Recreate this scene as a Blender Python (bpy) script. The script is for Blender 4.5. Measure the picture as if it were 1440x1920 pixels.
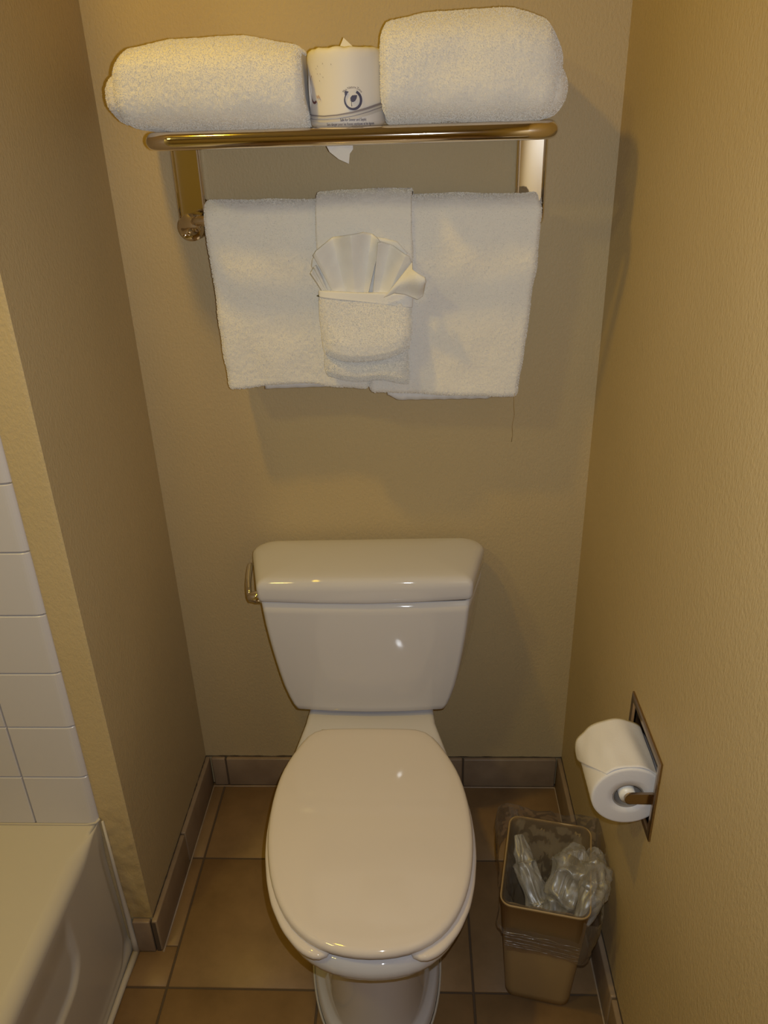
import bpy, bmesh, math, random
from mathutils import Vector, Matrix, noise
random.seed(7)
S = bpy.context.scene
C = S.collection
for o in list(bpy.data.objects): bpy.data.objects.remove(o)

# ------------------------------------------------------------ camera
cd = bpy.data.cameras.new('camera'); cam = bpy.data.objects.new('camera', cd); C.objects.link(cam)
yaw, pitch, roll = -0.048941, 0.456761, -0.031325
fw = Vector((math.sin(yaw)*math.cos(pitch), math.cos(yaw)*math.cos(pitch), -math.sin(pitch)))
r0 = Vector((math.cos(yaw), -math.sin(yaw), 0)); u0 = r0.cross(fw)
rt = math.cos(roll)*r0 + math.sin(roll)*u0; up = -math.sin(roll)*r0 + math.cos(roll)*u0
M = Matrix((rt, up, -fw)).transposed().to_4x4(); M.translation = Vector((0.0677685, -1.4192835, 1.431416))
cam.matrix_world = M
cd.sensor_fit = 'VERTICAL'; cd.sensor_height = 24; cd.sensor_width = 18; cd.lens = 24*1472.96/1920
cd.clip_start = .02
S.camera = cam
# ------------------------------------------------------------ world, lights, exposure
w = bpy.data.worlds.new('world'); S.world = w; w.use_nodes = True
w.node_tree.nodes['Background'].inputs[0].default_value = (1, .8, .55, 1)
w.node_tree.nodes['Background'].inputs[1].default_value = .0
S.view_settings.view_transform = 'Standard'; S.view_settings.look = 'None'
S.view_settings.gamma = 1; S.view_settings.use_curve_mapping = False
S.view_settings.exposure = 0.0
def light(name, kind, loc, energy, col, **kw):
    d = bpy.data.lights.new(name, kind); d.energy = energy; d.color = col
    for k, v in kw.items(): setattr(d, k, v)
    o = bpy.data.objects.new(name, d); o.location = loc; C.objects.link(o); return o
KEY = (-.452, -.63, 2.22)
light('ceiling_bulb', 'AREA', KEY, 5.3, (1, .62, .03), shape='DISK', size=.085)
FILL_LOC = (-.9, -1.35, 2.22)
light('fill_light', 'AREA', FILL_LOC, 4.8, (1, .82, .22), shape='DISK', size=.2)  # added soft fill with no known source, placed to brighten the right wall
for dz, e in ((.0035, 13), (-.0035, 7.5)):          # the phone's two flash diodes beside the lens
    fl_ = light('flash_diode', 'SPOT', (.083, -1.372, 1.424+dz), e, (.87, .93, 1), shadow_soft_size=.003, spot_size=2.6, spot_blend=1.0)
    fl_.rotation_euler = (Vector((.05, 0, .75))-fl_.location).to_track_quat('-Z', 'Y').to_euler()

# ------------------------------------------------------------ helpers
def tag(o, label=None, cat=None, group=None, kind=None):
    if label: o['label'] = label
    if cat: o['category'] = cat
    if group: o['group'] = group
    if kind: o['kind'] = kind
    return o
def mesh(name, verts, faces, mat=None, parent=None, smooth=False):
    me = bpy.data.meshes.new(name); me.from_pydata([tuple(v) for v in verts], [], faces); me.update()
    if smooth: me.polygons.foreach_set('use_smooth', [True]*len(me.polygons))
    o = bpy.data.objects.new(name, me); C.objects.link(o)
    if mat: me.materials.append(mat)
    if parent: o.parent = parent
    return o
def empty(name, loc=(0, 0, 0)):
    o = bpy.data.objects.new(name, None); o.empty_display_size = .03; C.objects.link(o); o.location = loc; return o
def fix(o):            # consistent outward normals
    bm = bmesh.new(); bm.from_mesh(o.data); bmesh.ops.recalc_face_normals(bm, faces=bm.faces); bm.to_mesh(o.data); bm.free(); return o
def child(o, root):    # parent keeping the world coordinates the mesh was written in
    o.parent = root; o.matrix_parent_inverse = Matrix.Translation(root.location).inverted(); return o
def box(name, a, b, mat, parent=None, bev=0.0, seg=2):
    x0, y0, z0 = a; x1, y1, z1 = b
    v = [(x0,y0,z0),(x1,y0,z0),(x1,y1,z0),(x0,y1,z0),(x0,y0,z1),(x1,y0,z1),(x1,y1,z1),(x0,y1,z1)]
    f = [(0,3,2,1),(4,5,6,7),(0,1,5,4),(1,2,6,5),(2,3,7,6),(3,0,4,7)]
    o = mesh(name, v, f, mat)
    if bev:
        bm = bmesh.new(); bm.from_mesh(o.data)
        bmesh.ops.bevel(bm, geom=list(bm.edges), offset=bev, segments=seg, affect='EDGES', profile=.6)
        bm.to_mesh(o.data); bm.free()
        o.data.polygons.foreach_set('use_smooth', [True]*len(o.data.polygons))
    if parent: child(o, parent)
    return o
def loft(rings, cap0=True, cap1=True, closed=True, base=0):
    n = len(rings[0]); V = [p for r in rings for p in r]; F = []
    for i in range(len(rings)-1):
        for j in range(n if closed else n-1):
            a = i*n+j; b = i*n+(j+1) % n
            F.append((a+base, b+base, b+n+base, a+n+base))
    if cap0: F.append(tuple(base+j for j in reversed(range(n))))
    if cap1: F.append(tuple(base+(len(rings)-1)*n+j for j in range(n)))
    return V, F
def join(*parts):
    V, F = [], []
    for v, f in parts:
        b = len(V); V += list(v); F += [tuple(i+b for i in q) for q in f]
    return V, F
def tube(path, r, n=14, cap=True):
    path = [Vector(p) for p in path]; rings = []
    t = (path[1]-path[0]).normalized(); a = t.orthogonal().normalized()
    for i, p in enumerate(path):
        if i == 0: t = (path[1]-path[0]).normalized()
        elif i == len(path)-1: t = (path[-1]-path[-2]).normalized()
        else: t = ((path[i+1]-p).normalized()+(p-path[i-1]).normalized()).normalized()
        a = (a-t*a.dot(t)).normalized(); b = t.cross(a)
        rr = r[i] if isinstance(r, (list, tuple)) else r
        rings.append([p+a*rr*math.cos(k*2*math.pi/n)+b*rr*math.sin(k*2*math.pi/n) for k in range(n)])
    return loft(rings, cap, cap)
def fillet(pts, rad, seg=8):
    """rounded closed polygon (2D), rad per corner"""
    out = []; n = len(pts)
    for i in range(n):
        p = Vector(pts[i]); a = Vector(pts[i-1]); b = Vector(pts[(i+1) % n])
        u = (a-p).normalized(); v = (b-p).normalized(); ang = u.angle(v)
        d = min(rad[i]/math.tan(ang/2), (a-p).length*.49, (b-p).length*.49); r = d*math.tan(ang/2)
        c = p+(u+v).normalized()*(r/math.sin(ang/2))
        s = p+u*d-c; e = p+v*d-c; A = math.atan2(s.y, s.x); B = math.atan2(e.y, e.x)
        while B-A > math.pi: B -= 2*math.pi
        while B-A < -math.pi: B += 2*math.pi
        for k in range(seg+1):
            t = A+(B-A)*k/seg; out.append(Vector((c.x+r*math.cos(t), c.y+r*math.sin(t))))
    return out
def interp(x, T):
    if x <= T[0][0]: return T[0][1]
    for (a, u), (b, v) in zip(T, T[1:]):
        if x <= b: return u+(v-u)*(x-a)/(b-a)
    return T[-1][1]
def smooth(a, b, x):
    t = min(1, max(0, (x-a)/(b-a))); return t*t*(3-2*t)
def nz(p, f, seed=0): return noise.noise(Vector((p[0]*f+seed*7.13, p[1]*f+seed*3.7, p[2]*f-seed*5.1)))
def roughen(o, terms, mask=None):
    """displace along vertex normals by summed noise (freq, amp, seed)"""
    me = o.data; me.update()
    N = [v.normal.copy() for v in me.vertices]
    for v, n in zip(me.vertices, N):
        k = 1 if mask is None else mask(v.co)
        v.co = v.co+n*(k*sum(a*nz(v.co, f, s) for f, a, s in terms))
    me.update()
TERRY = [(210, .0008, 1), (24, .0024, 3), (9, .005, 4)]

import numpy as np
def pile(o, n, ln, seed=1, wd=.0003, zmin=-9):
    """terry loops: tiny blades growing out of the cloth surface, one mesh"""
    rng = np.random.default_rng(seed); me = o.data
    co = np.empty(len(me.vertices)*3, 'f'); me.vertices.foreach_get('co', co); co = co.reshape(-1, 3)
    nf = len(me.polygons); cen = np.empty(nf*3, 'f'); me.polygons.foreach_get('center', cen); cen = cen.reshape(-1, 3)
    nor = np.empty(nf*3, 'f'); me.polygons.foreach_get('normal', nor); nor = nor.reshape(-1, 3)
    ar = np.empty(nf, 'f'); me.polygons.foreach_get('area', ar); ar = np.where(ar < 2e-5, ar, 0)
    lo_ = cen[:, 1] < np.quantile(cen[:, 1], .05); flip = 1. if nor[lo_, 1].mean() < 0 else -1.
    nor = nor*flip
    ar = np.where(nor[:, 1] < .35, ar, 0)
    k = rng.choice(nf, n, p=ar/ar.sum()); N = nor[k]
    T = rng.normal(size=(n, 3)); T -= N*(T*N).sum(1, keepdims=True); T /= np.linalg.norm(T, axis=1, keepdims=True)
    B_ = np.cross(N, T); s_ = np.sqrt(ar[k])[:, None]
    P = cen[k]+T*s_*rng.uniform(-.6, .6, (n, 1))+B_*s_*rng.uniform(-.6, .6, (n, 1))-N*.0003
    L = ln*rng.uniform(.55, 1.25, (n, 1)); tip = P+N*L+T*L*rng.uniform(-.5, .5, (n, 1))
    mid = P+N*L*.6+B_*wd*2
    V = np.stack([P-B_*wd, P+B_*wd, tip, mid], 1).reshape(-1, 3)
    i = np.arange(n)*4; F = np.stack([i, i+1, i+2, i+1, i+3, i+2], 1).reshape(-1, 3)
    m2 = bpy.data.meshes.new('pile'); m2.vertices.add(len(V)); m2.vertices.foreach_set('co', V.astype('f').ravel())
    m2.loops.add(F.size); m2.loops.foreach_set('vertex_index', F.ravel().astype('i'))
    m2.polygons.add(len(F)); m2.polygons.foreach_set('loop_start', (np.arange(len(F))*3).astype('i')); m2.update(calc_edges=True)
    m2.materials.append(m_pile); q = bpy.data.objects.new('pile', m2); C.objects.link(q); q.parent = o; q['kind'] = 'stuff'; return q

# ------------------------------------------------------------ materials
def mat(name, col, rough=.5, metal=0, **kw):
    m = bpy.data.materials.new(name); m.use_nodes = True
    b = m.node_tree.nodes['Principled BSDF']
    b.inputs['Base Color'].default_value = (*col, 1); b.inputs['Roughness'].default_value = rough
    b.inputs['Metallic'].default_value = metal
    for k, v in kw.items(): b.inputs[k].default_value = v
    return m
def nodes(m): return m.node_tree.nodes, m.node_tree.links, m.node_tree.nodes['Principled BSDF']
def tex_noise(m, scale, detail=3, rough=.5, stretch=(1, 1, 1)):
    N, L, B = nodes(m)
    g = N.new('ShaderNodeNewGeometry'); mp = N.new('ShaderNodeMapping'); mp.inputs['Scale'].default_value = stretch
    t = N.new('ShaderNodeTexNoise'); t.inputs['Scale'].default_value = scale; t.inputs['Detail'].default_value = detail
    t.inputs['Roughness'].default_value = rough
    L.new(g.outputs['Position'], mp.inputs['Vector']); L.new(mp.outputs[0], t.inputs['Vector']); return t
def add_bump(m, t, strength, dist):
    N, L, B = nodes(m); b = N.new('ShaderNodeBump'); b.inputs['Strength'].default_value = strength; b.inputs['Distance'].default_value = dist
    prev = B.inputs['Normal'].links[0].from_socket if B.inputs['Normal'].links else None
    if prev: L.new(prev, b.inputs['Normal'])
    L.new(t.outputs[0], b.inputs['Height']); L.new(b.outputs[0], B.inputs['Normal'])
def ramp_col(m, t, stops, lo=.35, hi=.65):
    N, L, B = nodes(m); r = N.new('ShaderNodeValToRGB')
    r.color_ramp.elements[0].position = lo; r.color_ramp.elements[1].position = hi
    r.color_ramp.elements[0].color = (*stops[0], 1); r.color_ramp.elements[1].color = (*stops[1], 1)
    L.new(t.outputs[0], r.inputs[0]); L.new(r.outputs[0], B.inputs['Base Color']); return r
def wall_mat(name, c0, c1, bump=.9):
    m = mat(name, c0, .55)
    ramp_col(m, tex_noise(m, 3.2, 2), (c0, c1))
    add_bump(m, tex_noise(m, 240, 4, .65, (1, 1, .55)), .8*bump, .0019)
    add_bump(m, tex_noise(m, 700, 2, .5), .25*bump, .0006)
    return m
m_wall = wall_mat('vinyl_wall', (.50, .385, .205), (.525, .405, .22))
m_ceil = mat('ceiling_paint', (.62, .58, .5), .8)
m_porc = mat('porcelain', (.62, .60, .62), .035)
m_seat = mat('seat_plastic', (.70, .635, .60), .06)
m_tub = mat('tub_enamel', (.54, .495, .43), .22)
m_tile = mat('wall_tile', (.62, .59, .60), .25)
m_caulk = mat('caulk', (.52, .47, .40), .6)
m_grout = mat('floor_grout', (.09, .06, .035), .9)
m_tgrout = mat('tile_grout', (.40, .36, .33), .8)
m_floor = mat('floor_tile', (.3, .2, .11), .5)
ramp_col(m_floor, tex_noise(m_floor, 9, 6, .6), ((.195, .118, .052), (.285, .176, .080)), .3, .7)
add_bump(m_floor, tex_noise(m_floor, 60, 4), .35, .001)
m_base = mat('baseboard_tile', (.27, .19, .125), .45)
ramp_col(m_base, tex_noise(m_base, 14, 5, .6), ((.235, .165, .105), (.325, .235, .15)), .3, .7)
m_chrome = mat('polished_metal', (.78, .70, .60), .07, 1)
m_chrome2 = mat('bright_chrome', (.82, .78, .72), .06, 1)
m_dull = mat('tarnished_metal', (.40, .31, .22), .22, 1)
m_grime = mat('joint_grime', (.06, .04, .022), .9)
m_dark = mat('painted_gap_shade', (.05, .04, .03), .6)  # shade colour for the band under the tank lid
def terry(name, col):
    m = mat(name, col, .95, **{'Sheen Weight': .35, 'Sheen Roughness': .6})
    add_bump(m, tex_noise(m, 900, 2, .7), .5, .0008)
    return m
m_terry = terry('terry_cloth', (.78, .745, .69))
m_pile = mat('terry_loops', (.82, .785, .72), .95)
m_hem = mat('woven_hem', (.72, .71, .71), .8); add_bump(m_hem, tex_noise(m_hem, 900, 2), .3, .0006)
m_fan = mat('washcloth_weave', (.76, .74, .70), .8); add_bump(m_fan, tex_noise(m_fan, 420, 2), .35, .0008)
m_paper = mat('tissue_paper', (.73, .70, .69), .95); add_bump(m_paper, tex_noise(m_paper, 350, 2), .3, .0006)
m_wrap = mat('wrapper_paper', (.73, .70, .68), .6)
m_ink = mat('navy_ink', (.055, .055, .12), .6)
m_inkg = mat('grey_ink', (.23, .21, .24), .6)
m_wash = mat('pale_grey_ink', (.52, .50, .50), .6)
m_inkr = mat('plum_ink', (.13, .05, .06), .6)
m_inkp = mat('pink_ink', (.50, .33, .27), .6)
m_bin = mat('beige_plastic', (.36, .25, .115), .42)
m_core = mat('cardboard', (.30, .26, .22), .9)
m_white = mat('white_plastic', (.8, .78, .74), .35)
m_emit = bpy.data.materials.new('lamp_glass'); m_emit.use_nodes = True
_N = m_emit.node_tree.nodes; _e = _N.new('ShaderNodeEmission'); _e.inputs[0].default_value = (1, .75, .45, 1); _e.inputs[1].default_value = 3
m_emit.node_tree.links.new(_e.outputs[0], _N['Material Output'].inputs[0])
# clear crumpled film
m_film = bpy.data.materials.new('clear_film'); m_film.use_nodes = True
N = m_film.node_tree.nodes; L = m_film.node_tree.links; N.clear()
out = N.new('ShaderNodeOutputMaterial'); tr = N.new('ShaderNodeBsdfTransparent'); tr.inputs[0].default_value = (.93, .92, .90, 1)
gl = N.new('ShaderNodeBsdfGlossy'); gl.inputs['Roughness'].default_value = .2; gl.inputs[0].default_value = (.95, .95, .95, 1)
df = N.new('ShaderNodeBsdfDiffuse'); df.inputs[0].default_value = (.8, .78, .74, 1)
lw = N.new('ShaderNodeLayerWeight'); lw.inputs[0].default_value = .34
mu = N.new('ShaderNodeMath'); mu.operation = 'MULTIPLY_ADD'; mu.inputs[1].default_value = .6; mu.inputs[2].default_value = .05
m1 = N.new('ShaderNodeMixShader'); m2 = N.new('ShaderNodeMixShader'); m2.inputs[0].default_value = .05
L.new(lw.outputs['Fresnel'], mu.inputs[0]); L.new(mu.outputs[0], m1.inputs[0])
L.new(tr.outputs[0], m1.inputs[1]); L.new(gl.outputs[0], m1.inputs[2])
L.new(m1.outputs[0], m2.inputs[1]); L.new(df.outputs[0], m2.inputs[2]); L.new(m2.outputs[0], out.inputs[0])

m_cloud = m_film.copy(); m_cloud.name = 'cloudy_film'
for n_ in m_cloud.node_tree.nodes:
    if n_.type == 'MIX_SHADER' and not n_.inputs[0].links: n_.inputs[0].default_value = .17
    if n_.type == 'BSDF_GLOSSY': n_.inputs['Roughness'].default_value = .33

# ------------------------------------------------------------ the room
XL, XR, YF, HB = -.4487, .3987, -.4295, .085
XT, ZR = -.502, .338                    # edge of the tub tiles, tub rim height
CZ, YB, XW = 2.32, -2.6, -1.27          # ceiling, wall behind the camera, wall past the tub
def struct(o, label=None, cat=None): o['kind'] = 'structure'; return tag(o, label, cat)
struct(box('wall_back', (XL-.02, 0, 0), (XR+.1, .1, CZ), m_wall), 'beige vinyl wall behind the toilet and the towel rack', 'wall')
struct(box('wall_left', (XW, YF, 0), (XL, .1, CZ), m_wall), 'beige partition wall between the toilet alcove and the bathtub', 'wall')
struct(box('wall_far_left', (XW-.1, YB, 0), (XW, YF, CZ), m_tile), 'tiled wall along the far side of the bathtub', 'wall')
struct(box('wall_front', (XW-.1, YB-.1, 0), (XR+.1, YB, CZ), m_wall), 'beige wall behind the viewer', 'wall')
struct(box('ceiling', (XW-.1, YB-.1, CZ), (XR+.1, .1, CZ+.1), m_ceil), 'plain pale ceiling of the bathroom', 'ceiling')
# right wall with the opening of the recessed paper holder
hy0, hy1, hz0, hz1 = -.582, -.456, .505, .621
ys = [YB, hy0, hy1, .1]; zs = [0, hz0, hz1, CZ]
V = [(XR, y, z) for y in ys for z in zs]; F = []
for i in range(3):
    for j in range(3):
        if i == 1 and j == 1: continue
        F.append((i*4+j, i*4+j+1, (i+1)*4+j+1, (i+1)*4+j))
b = len(V); V += [(XR+.1, y, z) for y in (YB, .1) for z in (0, CZ)]; F += [(b, b+1, b+3, b+2)]
F += [(0, 3, b+1, b), (12, 15, b+3, b+2), (3, 7, 11, 15, b+3, b+1), (0, 4, 8, 12, b+2, b)]
rw = struct(mesh('wall_right', V, F, m_wall), 'beige textured wall on the right with the paper holder', 'wall')
cav = [(XR+d, y, z) for d in (0, .075) for y in (hy0, hy1) for z in (hz0, hz1)]
mesh_cav = (cav, [(0, 1, 5, 4), (2, 6, 7, 3), (0, 4, 6, 2), (1, 3, 7, 5), (4, 5, 7, 6)])

# partition end: thin skin of paint with the blistered, yellowed patch near the floor
nxg, nzg = 14, 300
V = []; F = []
for j in range(nzg+1):
    z = HB+(CZ-HB)*(j/nzg)**1.5
    for i in range(nxg+1):
        x = XT+(XL-XT)*i/nxg; p = (x, 0, z)
        k = smooth(.46, .30, z)*smooth(.05, .12, z)
        d = .0012+k*(.0016*nz(p, 55, 1)+.0022*max(0, nz((x*1.2, z*.5, 0), 40, 5)))*smooth(XL, XL-.006, x)
        if i in (0, nxg): d = .0004
        V.append((x, YF-d, z))
for j in range(nzg):
    for i in range(nxg):
        a = j*(nxg+1)+i; F.append((a, a+1, a+nxg+2, a+nxg+1))
m_wend = wall_mat('end_wall_paint', (.53, .405, .21), (.555, .425, .225), .8)
Nn, Ll, Bb = nodes(m_wend)
g = Nn.new('ShaderNodeNewGeometry'); sx = Nn.new('ShaderNodeSeparateXYZ'); Ll.new(g.outputs['Position'], sx.inputs[0])
mr = Nn.new('ShaderNodeMapRange'); mr.inputs[1].default_value = .40; mr.inputs[2].default_value = .10; mr.inputs[3].default_value = 0; mr.inputs[4].default_value = 1
Ll.new(sx.outputs[2], mr.inputs[0])
tn = tex_noise(m_wend, 28, 4, .6, (1, 1, .6)); mm = Nn.new('ShaderNodeMath'); mm.operation = 'MULTIPLY'
Ll.new(mr.outputs[0], mm.inputs[0]); Ll.new(tn.outputs[0], mm.inputs[1])
mx = Nn.new('ShaderNodeMix'); mx.data_type = 'RGBA'; src = Bb.inputs['Base Color'].links[0].from_socket
Ll.new(mm.outputs[0], mx.inputs[0]); Ll.new(src, mx.inputs[6]); mx.inputs[7].default_value = (.36, .24, .07, 1); Ll.new(mx.outputs[2], Bb.inputs['Base Color'])
end = mesh('end_panel', V, F, m_wend, None, True)
child(end, bpy.data.objects['wall_left']); end['label'] = 'narrow end of the partition, paint blistered and yellowed near the floor'

# tub surround tiles on the partition end plane
wt = bpy.data.objects['wall_left']
gr = box('tile_bed', (XW, YF-.004, ZR-.01), (XT-.004, YF, 1.95), m_tgrout, wt)
P = .1095; Z0 = .9968
def tile_mesh(wd, bull):
    """tile, front at y=-.0075 (local), x 0..wd to the left of its right edge; bullnose on the right edge when bull"""
    h = P-.0022; prof = []
    if bull:
        R = .0075
        for k in range(7):
            t = k/6*math.pi/2; prof.append((-(R*1.7)*(1-math.sin(t)), -R*math.cos(t)))
        prof = prof[::-1]; prof = [(x, y) for x, y in prof]
        pr = [(0, 0)]+[(-(R*1.9)*(1-math.cos(k/6*math.pi/2)), -R*math.sin(k/6*math.pi/2)) for k in range(1, 7)]
    else: pr = [(0, 0), (0, -.0062), (-.0012, -.0075)]
    pr += [(-wd+.0012, -.0075), (-wd, -.0062), (-wd, 0)]
    V = []
    rows = [(-h/2, 1), (-h/2+.0012, 0), (h/2-.0012, 0), (h/2, 1)]
    for z, e in rows:
        for x, y in pr: V.append((x, min(0, y+(.0012 if e and y < -.002 else 0)), z))
    n = len(pr); F = []
    for i in range(3):
        for j in range(n-1): F.append((i*n+j, (i+1)*n+j, (i+1)*n+j+1, i*n+j+1))
    F.append(tuple(range(n))); F.append(tuple(3*n+j for j in reversed(range(n))))
    me = bpy.data.meshes.new('tile'); me.from_pydata(V, [], F); me.materials.append(m_tile)
    me.polygons.foreach_set('use_smooth', [False]*len(me.polygons)); return me
tA = tile_mesh(.1115, True); tB = tile_mesh(.1073, False)
for k in range(-8, 6):
    zc = Z0-(k+.5)*P
    for c in range(6):
        o = bpy.data.objects.new('tile', tA if c == 0 else tB); C.objects.link(o)
        xr = XT if c == 0 else -.616-(c-1)*P
        o.location = (xr, YF-.0005, zc); o.parent = wt

# floor: grout slab + tiles
fl = struct(box('floor', (XW, YB, -.05), (XR, 0, -.002), m_grout), 'brown ceramic tile floor with dark grout', 'floor')
xj = [XL-.055, -.41, -.125, .16, XR]; yj = [0, -.222, -.511, -.80, -1.09, -1.38, -1.67, -1.96, -2.25, YB]
def floor_tile(x0, x1, y0, y1):
    o = box('tile', (x0+.002, y0+.002, -.006), (x1-.002, y1-.002, random.uniform(-.0003, .0005)), m_floor, fl, .0012, 1)
for i in range(len(xj)-1):
    for j in range(len(yj)-1):
        x0, x1 = xj[i], xj[i+1]
        y1, y0 = yj[j], yj[j+1]
        if i == 0 and j < 2: x0 = XL
        if i == 0 and j == 1:
            floor_tile(XL, x1, YF, y1); floor_tile(-.5, x1, y0, YF+.002); continue
        floor_tile(x0, x1, y0, y1)

# ceramic baseboards
def base_run(name, label, segs, horiz, pos, face, h=HB):
    """segs along the run; face = +1/-1 the side that shows; pos = wall plane"""
    r = empty(name, (0, 0, 0)); r['kind'] = 'structure'; tag(r, label, 'baseboard')
    for a, b_ in segs:
        a, b_ = min(a, b_)+.0018, max(a, b_)-.0018
        t0, t1 = sorted((pos, pos+face*.011)); hh = h+random.uniform(-.0008, .0008)
        if horiz: box('baseboard_tile', (a, t0, .001), (b_, t1, hh), m_base, r, .0028, 2)
        else: box('baseboard_tile', (t0, a, .001), (t1, b_, hh), m_base, r, .0028, 2)
    a = min(min(s) for s in segs); c = max(max(s) for s in segs); t0, t1 = sorted((pos, pos+face*.0075))
    g = box('grout', (a+.001, t0, 0), (c-.001, t1, h-.004), m_grout, r) if horiz else box('grout', (t0, a+.001, 0), (t1, c-.001, h-.004), m_grout, r)
    return r
base_run('baseboard_back', 'brown tile baseboard along the wall behind the toilet', [(-.435, -.3995), (-.3995, -.116), (-.116, .167), (.167, .387)], True, 0, -1)
base_run('baseboard_left', 'brown tile baseboard along the left partition', [(YF-.011, -.232), (-.232, -.001)], False, XL, 1)
base_run('baseboard_end', 'short brown baseboard tile on the partition end beside the bathtub', [(-.487, XL-.001)], True, YF-.0015, -1)
base_run('baseboard_right', 'brown tile baseboard along the right wall behind the wastebasket', [(-.001, -.285), (-.285, -.57), (-.57, -.855), (-.855, -1.14), (-1.14, -1.42)], False, XR, -1)
# grout and caulk bead where the baseboards meet the floor
V, F = join(tube([(XL+.012, YF-.012, 0), (XL+.012, -.013, 0), (-.3, -.0125, 0), (.38, -.0125, 0), (XR-.012, -.0135, 0), (XR-.0125, -1.4, 0)], .0024, 6))
tag(struct(mesh('trim_1', V, F, m_base, None, True)), 'thin grout line between baseboard tiles and floor', 'trim')

def grime(pts, r_):
    a, b_ = Vector(pts[0]), Vector(pts[1]); n_ = 90; P3 = [a.lerp(b_, k/n_) for k in range(n_+1)]
    for k, q in enumerate(P3): q.z += .0010*noise.noise(Vector((k*.21, 1, 2)))
    return tube(P3, [r_*(.45+1.1*abs(noise.noise(Vector((k*.33, 5, a.x*9))))) for k in range(n_+1)], 5)
V, F = join(grime([(XL, -.0012, HB), (XR, -.0012, HB)], .0022), grime([(XL+.001, -.001, HB), (XL+.001, YF, HB)], .0016), grime([(XR-.001, -.001, HB), (XR-.001, -1.4, HB)], .0018))
tag(struct(mesh('trim_2', V, F, m_grime, None, True)), 'dark uneven joint line along the top of the baseboards', 'trim')

# ------------------------------------------------------------ bathtub
tub = empty('bathtub', (-.9, -1.14, 0)); tag(tub, 'white enamel bathtub at the left below the wall tiles', 'bathtub')
AX = -.505
def basin_z(x, y):
    # signed distance inside rounded rectangle
    cx, cy, hx, hy, r = -.915, -1.14, .275, .655, .13
    qx = abs(x-cx)-hx+r; qy = abs(y-cy)-hy+r
    d = -(math.hypot(max(qx, 0), max(qy, 0))+min(max(qx, qy), 0)-r)
    return -.30*(smooth(-.006, .10, d))**.8 if d > -.006 else 0
ysm = []
y = YF-.001
while y > -1.85: ysm.append(y); y -= .006 if y > -.75 else .016
V = []; F = []; nxb = 80; nroll = 10
for y in ysm:
    x0 = -.532+.025*smooth(-.52, -.437, y); R = AX-x0
    row = [(XW+.001+(x0-XW)*i/nxb, y, ZR+basin_z(XW+.001+(x0-XW)*i/nxb, y)) for i in range(nxb+1)]
    Rz = max(R*.9, .004)
    row += [(x0+R*math.sin(k/nroll*math.pi/2), y, ZR-Rz*(1-math.cos(k/nroll*math.pi/2))) for k in range(1, nroll+1)]
    V += row
n = nxb+1+nroll
for i in range(len(ysm)-1):
    for j in range(n-1): a = i*n+j; F.append((a, a+n, a+n+1, a+1))
child(mesh('rim_and_basin', V, F, m_tub, None, True), tub)
V = []; F = []
zsm = [ZR-.024-i*(ZR-.024)/90 for i in range(91)]
yap = [YF-.001-i*.005 for i in range(64)]; yap += [yap[-1]-.02*i for i in range(1, 55)]
def rrd(py, pz, y1, z0, r):   # distance inside a region y<y1, z>z0 with rounded corner r
    a = y1-py; b_ = pz-z0
    if a < r and b_ < r: return r-math.hypot(r-a, r-b_)
    return min(a, b_)
for y in yap:
    x0 = -.532+.025*smooth(-.52, -.437, y); Rz = max((AX-x0)*.9, .004)
    ztop = ZR-Rz
    for k, z in enumerate(zsm):
        zz = ztop*(z/zsm[0])
        d1 = rrd(y, zz, -.446, .016, .05); d2 = rrd(y, zz, -.588, .165, .055)
        off = -.004*(1-smooth(-.004, .011, d1))*smooth(.32, .24, zz) - .008*smooth(0, .012, d2)*smooth(.315, .24, zz)
        off += .003*smooth(.3, .05, zz)+.007*smooth(.035, .002, zz)
        V.append((AX+off, y, zz))
n = len(zsm)
for i in range(len(yap)-1):
    for j in range(n-1): a = i*n+j; F.append((a, a+1, a+n+1, a+n))
child(mesh('apron', V, F, m_tub, None, True), tub)
c1 = tube([(-.4965, YF-.003, ZR+.004), (-.4955, YF-.004, .2), (-.4935, YF-.005, .09), (-.4915, YF-.007, .03), (-.489, YF-.012, .003)], [.0022, .0035, .005, .0065, .007], 8)
c2 = tube([(-.490, YF-.010, .002), (-.4925, -.50, .002), (-.494, -.6, .002), (-.494, -1.8, .002)], [.007, .006, .0055, .0055], 8)
c3 = tube([(XW+.01, YF-.008, ZR+.001), (XT-.02, YF-.008, ZR+.001), (XT-.004, YF-.007, ZR+.004), (XT+.002, YF-.003, ZR+.010)], .0024, 8)
child(mesh('caulk_bead', *join(c1, c2, c3), m_caulk, None, True), tub)['label'] = 'off-white caulk bead'

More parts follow.
